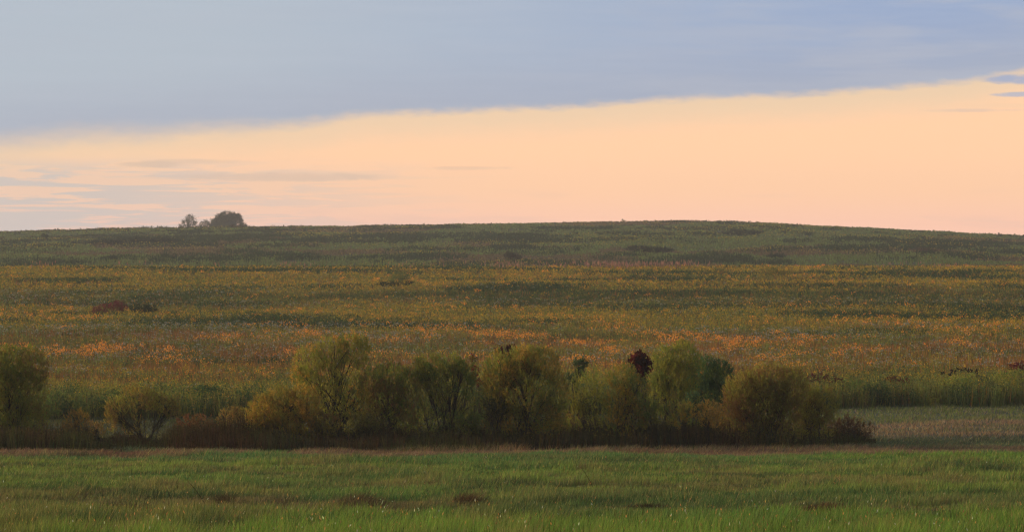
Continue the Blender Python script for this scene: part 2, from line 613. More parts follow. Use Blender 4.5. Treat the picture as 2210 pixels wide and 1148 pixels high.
p_brwn = np.interp(ye, [150, 185, 198, 210, 245, 255, 300, 312, 345, 352, 380, 400, 450],
                   [0.04, 0.14, 0.62, 0.66, 0.46, 0.06, 0.05, 0.30, 0.26, 0.12, 0.30, 0.20, 0.16]) * (0.4 + 1.2 * sst(nD, 0.35, 0.65))
dark = sst(fbm(x / 20 + 13, y / 8 + 2, 107), 0.53, 0.63) * sst(ye, 186, 200) * np.where((ye > 205) & (ye < 250), 0.5, 1.0)
dark = np.maximum(dark, 0.9 * np.exp(-((ye - 330) / 16.0) ** 2) * sst(nD, 0.25, 0.5))
p_gold = p_gold * (1 - 0.85 * dark)
p_orng = p_orng * (1 - 0.8 * dark)
p_brwn = p_brwn * (1 - 0.3 * dark)
# per plant choice
r = rng.random(n)
k_or = r < p_orng
k_wh = ~k_or & (r < p_orng + p_whit)
k_br = ~k_or & ~k_wh & (r < p_orng + p_whit + p_brwn)
k_go = ~k_or & ~k_wh & ~k_br & (r < p_orng + p_whit + p_brwn + p_gold)
grow = 1.0 + 0.45 * (1 - sst(y - field_edge(x), 6, 26))
hgt = tall * rng.uniform(0.72, 1.12, n) * grow
bl = np.interp(y, [150, 300, 450], [0.030, 0.05, 0.075])
gcol = np.where((nB > 0.5)[:, None], lin(126, 116, 56), lin(106, 108, 54))
gcol = gcol * (1 - dark[:, None]) + lin(60, 74, 44) * dark[:, None]
m = ~k_br
greens(fd.green, x[m], y[m], hgt[m], 4, bl[m] * 1.3, gcol[m])
# leafy tops for the plain green plants
m = ~(k_or | k_wh | k_br | k_go)
puffs(fd.green, x[m], y[m], (z0 + hgt * 0.9)[m], 0.13, 0.3, 5, bl[m] * 1.7, gcol[m], 0.25)
puffs(fd.gold, x[k_go], y[k_go], (z0 + hgt)[k_go], 0.11, 0.16, 5, bl[k_go] * 1.15,
      np.where((rng.random(k_go.sum()) < 0.6)[:, None], lin(206, 158, 48), lin(160, 142, 50)), 0.22)
m = k_or
puffs(fd.orange, x[m], y[m], (z0 + hgt * 1.15)[m], 0.20, 0.2, 9, bl[m] * 1.5, np.repeat(lin(246, 158, 66)[None], m.sum(), 0), 0.14)
m = k_wh
a = (z0 + hgt * 0.98)[m]
for _ in range(9):
    k = m.sum()
    rr = rng.uniform(0, 0.30, k)
    th = rng.uniform(0, 2 * np.pi, k)
    p = np.stack([x[m] + rr * np.cos(th), y[m] + rr * np.sin(th), a - rr * rr * 1.4 + rng.normal(0, 0.02, k)], 1)
    u = flat(k, bl[m] * 1.3)
    w = np.cross(u, np.array([0, 0, 1.0])) * 0.8
    u[:, 2] += rng.normal(0, 0.02, k)
    fd.white.leaf(p, u, w, jitter(np.repeat(lin(164, 163, 146)[None], k, 0), 0.14))
m = k_br
for q in range(2):
    greens(fd.brown, x[m], y[m], hgt[m] * (0.85 + 0.2 * q), 4, bl[m] * 0.8,
           np.where((rng.random(m.sum()) < 0.6)[:, None], lin(152, 104, 56), lin(134, 106, 60)), 0.25)
stuff(fd.green.build('meadow_herbs', M_LEAF), 'green leafy meadow plants filling the flowering slope', 'meadow plants')
stuff(fd.gold.build('goldenrod_flowers', M_FLOWER), 'bands of dull yellow goldenrod across the flowering slope', 'flowers')
stuff(fd.orange.build('orange_flowers', M_FLOWER), 'bright orange yellow flower clusters scattered over the slope', 'flowers')
stuff(fd.white.build('white_flowers', M_FLOWER), 'flat topped greyish white flower heads on the slope', 'flowers')
stuff(fd.brown.build('brown_grass', M_DRY), 'rusty brown dry grass between the orange flowers', 'grass')

# tall green herbs at the field's lower edge
tc_ = Cards()
x, y = scatter(15000, 132, 185, 1.0, 0.225)
e = y - field_edge(x)
keep = (e > 0) & (e < 15)
x, y, e = x[keep], y[keep], e[keep]
nn = fbm(x / 2.2, y / 2.2, 131)
hgt = (0.30 + 1.9 * nn) * (0.65 + 0.8 * fbm(x / 5.0, y / 30.0, 134)) * rng.uniform(0.75, 1.1, len(x)) * (0.75 + 0.25 * sst(e, 0, 2))
n2 = fbm(x / 1.7 + 50, y / 2.6, 133)[:, None]
col = np.where(n2 > 0.56, lin(116, 112, 48), np.where(n2 > 0.46, lin(84, 92, 46), lin(62, 78, 44)))
greens(tc_, x, y, hgt, 4, 0.018, col, 0.12)
for lv in (0.45, 0.65, 0.85, 1.0):
    puffs(tc_, x, y, terrain(x, y) + hgt * lv, 0.14, 0.16, 4, 0.05, col, 0.25)
sel = (rng.random(len(x)) < 0.16) & (nn > 0.42)
yel = Cards()
puffs(yel, x[sel], y[sel], terrain(x[sel], y[sel]) + hgt[sel] * 1.02, 0.10, 0.12, 5, 0.035, np.repeat(lin(176, 146, 50)[None], sel.sum(), 0), 0.2)
stuff(tc_.build('tall_herbs', M_LEAF), 'tall dark green herbs walling the lower edge of the flowering field', 'meadow plants')
stuff(yel.build('yellow_flowers', M_FLOWER), 'yellow flower tips on the tall herbs at the field edge', 'flowers')

# pink plumed grass on the terrace crest
pk = Cards()
cl = [(640, 30, 120), (900, 60, 60), (1090, 40, 140), (1220, 60, 120), (1330, 45, 420), (1400, 60, 420), (1470, 30, 120), (2010, 60, 60), (60, 20, 60), (95, 12, 40),
      (475, 8, 20), (262, 10, 30), (310, 8, 20), (1920, 20, 40)]
for px, sp, cnt in cl:
    cnt = int(cnt * (0.36 if cnt > 100 and px > 800 else 0.28))
    yy = rng.uniform(424, 440, cnt)
    xx = (px - CX + rng.normal(0, sp, cnt)) / F * yy
    h = rng.uniform(1.0, 1.75, cnt)
    b = np.stack([xx, yy, terrain(xx, yy)], 1)
    t = b + np.stack([rng.normal(0, 0.12, cnt), rng.normal(0, 0.1, cnt), h], 1)
    pk.blade1(b, t, flat(cnt, 0.03), jitter(np.repeat(lin(120, 96, 70)[None], cnt, 0), 0.2))
    d_ = norm(t - b)
    pk.leaf(t - d_ * 0.05, d_ * rng.uniform(0.2, 0.38, cnt)[:, None], flat(cnt, 0.085), jitter(np.repeat(lin(160, 118, 98)[None], cnt, 0), 0.15))
stuff(pk.build('pink_grass', M_FLOWER), 'pinkish plumed grass standing along the crest of the flowering slope', 'grass')

# scrubby cover of the far hill
hc_ = Cards()
hy = Cards()
x, y = scatter(105000, 520, 985, 0.9, 0.215)
nA = fbm(x / 26, y / 40, 201)
nB = 0.5 * fbm(x / 9 + 4, y / 16, 202) + 0.5 * fbm(x / 34 + 4, y / 34, 205)
nC = fbm(x / 40 + 8, y / 60, 203)
h = (0.28 + 1.2 * sst(nB, 0.3, 0.7)) * (1 - 0.5 * sst(y, 780, 880)) * (1 + 0.5 * (rng.random(len(x)) < 0.04)) * rng.uniform(0.6, 1.2, len(x))
col = np.where((nB > 0.54)[:, None], lin(54, 64, 44), np.where((nC > 0.56)[:, None], lin(102, 88, 64), lin(98, 108, 62)))
bw = np.interp(y, [520, 980], [0.08, 0.15])
greens(hc_, x, y, h, 3, bw, col, 0.5)
puffs(hc_, x, y, terrain(x, y) + h * 0.85, 0.3, 0.2, 2, bw * 2.0, col, 0.25)
sel = (rng.random(len(x)) < sst(nA, 0.48, 0.66) * 0.5) | ((y > 905) & (rng.random(len(x)) < 0.22))
puffs(hy, x[sel], y[sel], terrain(x[sel], y[sel]) + h[sel], 0.3, 0.12, 2, bw[sel] * 1.2, np.repeat(lin(176, 152, 56)[None], sel.sum(), 0), 0.2)
stuff(hc_.build('hill_herbs', M_LEAF), 'dull green scrubby cover of the far hill', 'meadow plants')
stuff(hy.build('hill_flowers', M_FLOWER), 'faint yellow flower patches on the far hill', 'flowers')


# ------------------------------------------------------------------ shrubs and trees
def empty(name, label, cat, loc, group=None):
    o = bpy.data.objects.new(name, None)
    o.empty_display_size = 0.3
    COL.objects.link(o)
    o.location = loc
    o['label'] = label
    o['category'] = cat
    if group:
        o['group'] = group
    return o


def tube(path, radii, sides=5):
    path = np.asarray(path, float)
    n = len(path)
    tg = np.gradient(path, axis=0)
    tg = norm(tg)
    ref = np.array([0.31, 0.95, 0.05])
    a = norm(np.cross(tg, ref))
    b = np.cross(tg, a)
    th = np.linspace(0, 2 * np.pi, sides, endpoint=False)
    ring = path[:, None, :] + (a[:, None, :] * np.cos(th)[None, :, None] + b[:, None, :] * np.sin(th)[None, :, None]) * np.asarray(radii)[:, None, None]
    v = ring.reshape(-1, 3)
    i = np.arange(n * sides).reshape(n, sides)
    j = np.roll(i, -1, axis=1)
    q = np.stack([i[:-1], j[:-1], j[1:], i[1:]], -1).reshape(-1, 4)
    return v, q


def join(tubes):
    vs, qs, o = [], [], 0
    for v, q in tubes:
        vs.append(v)
        qs.append(q + o)
        o += len(v)
    return np.concatenate(vs), np.concatenate(qs)


def adopt(o, root):
    o.parent = root
    me = o.data
    co = np.empty(len(me.vertices) * 3, dtype=np.float32)
    me.vertices.foreach_get('co', co)
    co = co.reshape(-1, 3) - np.array(root.location, dtype=np.float32)
    me.vertices.foreach_set('co', co.ravel())
    me.update()


def P(px, row, Y):
    return np.array([(px - CX) / F * Y, Y, ZC - (row - HOR) * Y / F])


def shrub(name, label, cat, Y, base_px, lobes, cols, stems=5, dens=1.0, leaf=(0.055, 0.011), twig=0.30, n_leaf=10, stem_r=0.03,
          spread=0.25, upright=0.7, broad=False, shell=0.55, group=None, depth=0.85, gap=0.40, branch=True, lean=(0, 0), skirt=0, thin=None):
    """a woody plant: stems rising from its foot into leafy lobes; lobes are (px, row, half width px, half height px)"""
    bx = (base_px - CX) / F * Y
    bz = tz(bx, Y)
    root = empty(name, label, cat, (bx, Y, bz), group)
    foot = np.array([bx, Y, bz])
    s = Y / F
    if skirt:
        x0 = min(p - rx for p, r_, rx, ry in lobes)
        x1 = max(p + rx for p, r_, rx, ry in lobes)
        wq = (x1 - x0) / 2
        lobes = list(lobes) + [((x0 + x1) / 2 - wq * 0.42, 922 - skirt * 10, wq * 0.5, 34), ((x0 + x1) / 2 + wq * 0.42, 922, wq * 0.5, 34)]
    L = [(P(p, r_, Y), np.array([rx * s, depth * 0.5 * (rx + ry) * s, ry * s]) * (1.13 if not broad else 1.0), rx * ry * math.pi) for p, r_, rx, ry in lobes]
    seed = abs(hash((round(base_px), round(Y * 10)))) % 10007
    # ---- twig origins
    if thin is None:
        thin = 0.9 if (broad or cat == 'bush') else 0.42
    ztop = max(c[2] + rad[2] for c, rad, _ in L)
    tw_p, tw_d, tw_l = [], [], []
    for li, (c, rad, area) in enumerate(L):
        n = max(12, int(area * dens * (1.6 if cat == 'willow' else 1.0) / n_leaf))
        v = rdir(n)
        rr = shell + (1 - shell) * rng.random(n) ** 0.6
        inner = rng.random(n) < 0.28
        rr[inner] = rng.random(inner.sum()) ** 0.5 * 0.9
        p = c + v * rad * rr[:, None]
        q = fbm((p[:, 0] + p[:, 2] * 0.7) * 2.6 / max(twig / 0.3, 0.5), (p[:, 1] + p[:, 2]) * 2.6 / max(twig / 0.3, 0.5), seed + 3)
        k = (rng.random(n) < thin + (1 - thin) * sst((p[:, 2] - bz) / (ztop - bz), 0.25, 0.85)) & (q > gap - 0.02) & (p[:, 2] > bz + 0.05)
        p, v = p[k], v[k]
        dd = norm(v * (1 - upright) + np.array([0, 0, upright]) + rng.normal(0, 0.22, p.shape) + np.array([lean[0], 0, lean[1]]))
        tw_p.append(p)
        tw_d.append(dd)
        tw_l.append(np.full(len(p), li))
    tw_p = np.concatenate(tw_p)
    tw_d = np.concatenate(tw_d)
    tw_l = np.concatenate(tw_l)
    tl = twig * (0.8 if cat == 'willow' else 1.0) * rng.uniform(0.6, 1.3, len(tw_p))
    # ---- leaves along the twigs
    lc = Cards()
    tone = fbm((tw_p[:, 0] + tw_p[:, 2] * 0.5) * 1.5, (tw_p[:, 1] + tw_p[:, 2]) * 1.5, seed + 9)
    tone = np.clip((tone - 0.3) / 0.4 + rng.normal(0, 0.18, len(tone)), 0, 0.999) * (len(cols) - 1)
    i0 = np.floor(tone).astype(int)
    fr = (tone - i0)[:, None]
    CA = np.array(cols)
    tcol = CA[i0] * (1 - fr) + CA[np.minimum(i0 + 1, len(cols) - 1)] * fr
    for j in range(n_leaf):
        t = (j + rng.random(len(tw_p))) / n_leaf
        p = tw_p + tw_d * (tl * (t - 0.35))[:, None]
        p[:, 2] -= 0.18 * tl * t * t
        ld = norm(tw_d * (0.35 if broad else 0.8) + rng.normal(0, 0.8 if broad else 0.42, p.shape))
        sz = rng.uniform(0.7, 1.3, len(p))
        w = norm(np.cross(ld, rdir(len(p))))
        lc.leaf(p + ld * (leaf[0] * sz)[:, None], ld * (leaf[0] * sz)[:, None], w * (leaf[1] * sz)[:, None], jitter(tcol, 0.16))
    adopt(lc.build('crown', M_LEAF), root)
    # ---- stems
    order = np.argsort([-a for _, _, a in L])
    for k_ in range(stems):
        c, rad, _ = L[order[k_ % len(L)]]
        tgt = c + rng.normal(0, 0.38, 3) * rad
        tgt[2] = c[2] + rad[2] * rng.uniform(0.0, 0.6)
        st = foot + np.array([rng.normal(0, spread), rng.normal(0, spread), -0.05])
        st[2] = tz(st[0], st[1]) - 0.05
        t = np.linspace(0, 1, 9)
        ctrl = st * 0.55 + tgt * 0.45
        ctrl[2] = st[2] + (tgt[2] - st[2]) * 0.58
        path = (st * ((1 - t) ** 2)[:, None] + ctrl * (2 * t * (1 - t))[:, None] + tgt * (t ** 2)[:, None])
        path[1:-1] += rng.normal(0, 0.012 * np.linalg.norm(tgt - st), (7, 3))
        r0 = stem_r * rng.uniform(0.7, 1.2)
        tb = [tube(path, r0 * (1 - 0.8 * t), 6)]
        if branch:
            dist = np.linalg.norm((tw_p - tgt) / (rad * 1.3), axis=1)
            near = np.where(dist < 1.2)[0]
            if len(near):
                for q in rng.choice(near, min(16, len(near)), replace=False):
                    f = rng.uniform(0.35, 0.95)
                    a0 = path[int(f * 8)]
                    e0 = tw_p[q] + tw_d[q] * tl[q] * 0.3
                    mid = (a0 + e0) / 2 + np.array([0, 0, 0.10 * np.linalg.norm(e0 - a0)])
                    tb.append(tube([a0, mid, e0], r0 * np.array([0.38, 0.28, 0.10]), 4))
        v, q = join(tb)
        adopt(make_mesh('stem', v, q, None, M_BARK, smooth=True), root)
    return root


YG = lin(156, 150, 60)      # yellow green
OL = lin(138, 128, 56)       # olive
GR = lin(108, 124, 56)        # green
GO = lin(192, 148, 62)      # golden
BR = lin(142, 108, 60)       # brown
MG = lin(78, 102, 56)        # mid green
WG = 'young willows in the row across the meadow'

shrub('willow', 'tall willow cut by the left edge with dark stems', 'willow', 114.5, 25,
      [(-30, 830, 60, 70), (18, 800, 45, 48), (68, 800, 32, 48), (45, 850, 52, 55), (5, 895, 60, 55), (60, 905, 45, 45)], [OL, GR, YG, OL, BR], 7, 0.85, spread=0.35, skirt=1, thin=0.5, group=WG, stem_r=0.04)
shrub('shrub', 'small rusty shrub with a yellowish tip right of the tall willow at the left edge', 'shrub', 114.5, 168,
      [(168, 912, 26, 24), (150, 935, 30, 22)], [BR, GO, BR], 5, 0.7, spread=0.2, stem_r=0.015, twig=0.25)
shrub('willow', 'open low willow showing a fan of bare dark stems, yellow leaves on its left', 'willow', 115.5, 318,
      [(250, 885, 24, 26), (300, 862, 40, 28), (345, 872, 36, 24), (375, 890, 18, 14), (290, 920, 26, 22), (240, 910, 14, 22)], [GO, OL, BR, YG], 12, 0.6, spread=0.14, stem_r=0.02, group=WG)
shrub('willow', 'rounded golden willow at the foot of the tallest willow, left side', 'willow', 115.5, 605,
      [(570, 895, 36, 38), (610, 880, 48, 40), (655, 880, 36, 46), (560, 915, 30, 26), (625, 920, 48, 28)], [GO, YG, GO, OL], 8, 0.9, spread=0.45, thin=0.75, group=WG, stem_r=0.02)
shrub('willow', 'tallest willow of the row with three forked dark trunks', 'willow', 117, 722,
      [(668, 785, 34, 36), (712, 768, 36, 36), (752, 745, 24, 24), (772, 760, 26, 34), (690, 828, 48, 42), (755, 815, 44, 50), (725, 865, 56, 40), (775, 870, 34, 40), (648, 815, 22, 28)],
      [YG, OL, YG, GR, GO], 7, 0.72, spread=0.12, stem_r=0.048, skirt=1, group=WG, gap=0.44)
shrub('willow', 'brownish olive willow between the tallest and the dome topped willow', 'willow', 116.5, 835,
      [(805, 830, 28, 38), (845, 818, 36, 34), (880, 845, 26, 46), (830, 870, 46, 42), (870, 900, 30, 34)], [OL, BR, GR, YG], 8, 0.85, spread=0.35, stem_r=0.028, skirt=1, group=WG)
shrub('willow', 'dome topped willow with clear bare stems under a green cap', 'willow', 117, 955,
      [(925, 795, 34, 26), (965, 792, 44, 26), (1005, 805, 26, 30), (905, 830, 20, 36), (960, 825, 56, 34), (1018, 845, 16, 36), (935, 880, 28, 28)], [GR, YG, OL, GR], 10, 0.8, spread=0.28, stem_r=0.028, skirt=0.01, group=WG, gap=0.42)
shrub('willow', 'broad dense willow with a yellow left flank, below the dark red treetops', 'willow', 116.5, 1125,
      [(1080, 805, 36, 44), (1130, 790, 44, 40), (1165, 795, 40, 44), (1070, 850, 32, 50), (1195, 850, 30, 46), (1130, 850, 66, 52), (1100, 905, 44, 30), (1180, 900, 38, 30)],
      [OL, GO, GR, YG, OL], 8, 0.9, spread=0.4, stem_r=0.04, skirt=1, thin=0.55, group=WG)
shrub('tree', 'dark red treetops showing above the broad dense willow', 'tree', 128, 1098,
      [(1079, 757, 9, 9), (1100, 753, 9, 10), (1114, 752, 8, 6), (1095, 790, 26, 30)], [lin(76, 38, 34), lin(96, 44, 38), lin(58, 34, 28)], 3, 0.6, leaf=(0.06, 0.035), broad=True, stem_r=0.03, twig=0.22, gap=0.36)
shrub('sumac', 'thin upright crimson sapling between dome topped and broad dense willow', 'sapling', 122, 1021,
      [(1021, 773, 6, 12), (1024, 800, 8, 14), (1032, 825, 8, 10)], [lin(110, 34, 34), lin(86, 34, 30)], 2, 0.7, leaf=(0.045, 0.022), broad=True, stem_r=0.012, twig=0.18, gap=0.3)
shrub('tree', 'small dark green wind swept tree right of the broad dense willow', 'tree', 121, 1232,
      [(1246, 795, 14, 18), (1236, 813, 14, 16), (1256, 785, 8, 8)], [lin(66, 82, 52), lin(80, 94, 54)], 3, 0.8, leaf=(0.08, 0.016), stem_r=0.018, lean=(0.6, -0.1), gap=0.36, twig=0.26)
shrub('willow', 'light green open shrub with two thin straight stems', 'shrub', 117.5, 1285,
      [(1262, 850, 34, 44), (1295, 835, 30, 36), (1285, 880, 46, 34), (1240, 890, 26, 34)], [YG, GR, OL, YG], 5, 0.62, spread=0.22, stem_r=0.02, skirt=1, group=WG, gap=0.44)
shrub('willow', 'yellow green willow with a crooked leaning stem, under the maroon tree', 'willow', 117, 1335,
      [(1345, 822, 32, 34), (1375, 845, 26, 38), (1335, 865, 30, 40), (1370, 890, 34, 30)], [YG, GO, OL, GR], 5, 0.62, spread=0.12, stem_r=0.034, skirt=1, group=WG, gap=0.44)
shrub('maple', 'dark maroon young tree with large leaves rising above the willows', 'tree', 124, 1385,
      [(1380, 768, 13, 11), (1370, 781, 14, 12), (1395, 784, 13, 13), (1384, 795, 19, 15), (1384, 813, 10, 12), (1401, 797, 7, 8)], [lin(92, 36, 36), lin(64, 30, 28), lin(116, 50, 42)], 3, 0.75, leaf=(0.065, 0.04), broad=True, stem_r=0.03, twig=0.2, gap=0.34)
shrub('willow', 'feathery yellow topped willow just right of the maroon tree', 'willow', 121, 1452,
      [(1440, 785, 32, 38), (1475, 775, 34, 36), (1455, 820, 52, 40), (1420, 850, 24, 44), (1470, 860, 40, 34)], [YG, GR, OL, YG], 7, 0.85, spread=0.3, stem_r=0.035, skirt=1, group=WG)
shrub('willow', 'blue green bushy willow behind the two small golden bushes', 'willow', 123, 1535,
      [(1520, 810, 34, 38), (1555, 820, 28, 40), (1535, 855, 48, 38), (1500, 845, 26, 40)], [MG, lin(66, 92, 62), MG, GR], 7, 0.95, spread=0.4, stem_r=0.028, skirt=1, thin=0.7, group=WG)
shrub('bush', 'small golden bush, left one of the pair below the blue green willow', 'bush', 116.5, 1476,
      [(1478, 888, 22, 20), (1468, 905, 18, 18)], [GO, YG, lin(170, 142, 74)], 5, 1.0, spread=0.12, stem_r=0.012, twig=0.2)
shrub('bush', 'small straw coloured bush touching the left flank of the big round willow', 'bush', 116.5, 1530,
      [(1530, 888, 25, 20), (1528, 906, 22, 16)], [lin(176, 146, 80), GO, lin(140, 116, 62)], 5, 1.0, spread=0.12, stem_r=0.012, twig=0.2)
shrub('bush', 'small leafy green bush between and above the two golden bushes', 'bush', 118.5, 1498,
      [(1496, 858, 16, 14), (1500, 875, 14, 16)], [lin(78, 98, 66), MG], 4, 0.8, leaf=(0.05, 0.022), broad=True, spread=0.1, stem_r=0.012, twig=0.2)
shrub('willow', 'big round olive willow with many fanned stems, right end of the row', 'willow', 117.5, 1660,
      [(1610, 850, 46, 44), (1655, 828, 52, 38), (1700, 840, 42, 46), (1590, 880, 32, 34), (1640, 875, 60, 40), (1690, 885, 42, 36), (1600, 905, 30, 24)], [OL, BR, YG, OL, BR], 14, 0.95, spread=0.4, stem_r=0.024, skirt=0.01, thin=0.5, group=WG, gap=0.36)
shrub('willow', 'lower olive willow with stems leaning right, joined to the big round willow', 'willow', 118.5, 1755,
      [(1740, 865, 34, 34), (1775, 870, 32, 32), (1750, 895, 40, 26), (1795, 890, 14, 20)], [OL, YG, BR, OL], 9, 0.8, spread=0.25, stem_r=0.018, skirt=0.01, thin=0.5, group=WG)
shrub('shrub', 'low reddish brown shrub tapering off at the right end of the row', 'shrub', 119.5, 1845,
      [(1835, 918, 28, 18), (1862, 928, 26, 14), (1815, 925, 24, 18), (1880, 938, 12, 7)], [BR, lin(88, 60, 42), lin(96, 80, 50)], 8, 0.8, spread=0.5, stem_r=0.014, twig=0.22)

# dark dead stems and brush at the willows' feet
ug = Cards()
n = 52000
px = rng.uniform(-230, 1890, n)
y = 117.2 + 0.2 * ((px - CX) / F * 117) + rng.normal(0, 1.5, n)
y = np.where(px < 240, y - 1.0, y)
x = (px - CX) / F * y
hm = np.interp(px, [-230, 60, 120, 195, 205, 235, 250, 350, 375, 420, 530, 600, 900, 1000, 1100, 1400, 1560, 1750, 1830, 1890],
               [1.1, 1.15, 1.0, 0.95, 0.55, 0.5, 0.62, 0.5, 1.0, 1.1, 1.05, 1.1, 0.95, 1.05, 1.0, 1.1, 1.15, 1.0, 0.8, 0.25])
h = hm * (0.10 + 0.75 * fbm(x / 0.8, y / 0.8, 301, 3) + 0.85 * fbm(x / 2.6, y / 1.5, 303, 2)) * np.where(y > 117.2 + 0.2 * x, 1.0, 0.8) * rng.uniform(0.55, 1.15, n)
base = np.stack([x, y, terrain(x, y) - 0.02], 1)
tip = base + np.stack([rng.normal(0, 0.15, n) * h, rng.normal(0, 0.15, n) * h, h], 1)
q = fbm(x / 3.0, y / 3.0, 302)
col = np.where((q > 0.56)[:, None], lin(78, 76, 42), np.where((q > 0.46)[:, None], lin(84, 68, 42), lin(60, 58, 38)))
f_ = np.interp(px, [330, 400, 520, 570], [0, 1, 1, 0])[:, None] * 0.4
col = col * (1 - f_) + lin(104, 66, 40) * f_
ug.blade1(base, tip, flat(n, 0.014), jitter(col, 0.3))
sel = rng.random(n) < 0.8
k = sel.sum()
p = base[sel] + (tip - base)[sel] * rng.uniform(0.3, 1.0, k)[:, None]
u = norm(rdir(k) + np.array([0, 0, 0.5])) * 0.05
ug.leaf(p, u, norm(np.cross(u, rdir(k))) * 0.018, jitter(col[sel], 0.3))
stuff(ug.build('brush_undergrowth', M_DRY), 'dark brown dead stems and brush along the foot of the willow row', 'undergrowth')

# tan tufts along the near edge of the brush
tf = Cards()
n = 16000
px = rng.uniform(-230, 2400, n)
y = 113.6 + 0.2 * ((px - CX) / F * 116) + rng.normal(0, 1.1, n)
x = (px - CX) / F * y
q = fbm(x / 1.3, y / 1.0, 311)
k = rng.random(n) < sst(q, 0.42, 0.62)
x, y, q = x[k], y[k], q[k]
h = (0.08 + 0.26 * q) * rng.uniform(0.5, 1.2, len(x)) * np.interp(x, [-20, -8, 0, 20], [0.4, 0.8, 1.3, 1.1])
base = np.stack([x, y, terrain(x, y) - 0.02], 1)
tip = base + np.stack([rng.normal(0.35, 0.5, len(x)) * h, rng.normal(0, 0.3, len(x)) * h, h], 1)
tf.blade1(base, tip, flat(len(x), 0.011), jitter(np.where((fbm(x / 2.5, y, 312) > 0.5)[:, None], lin(156, 126, 88), lin(122, 116, 74)), 0.25))
stuff(tf.build('dry_grass', M_DRY), 'thin line of leaning tan dry grass along the near side of the brush', 'grass')

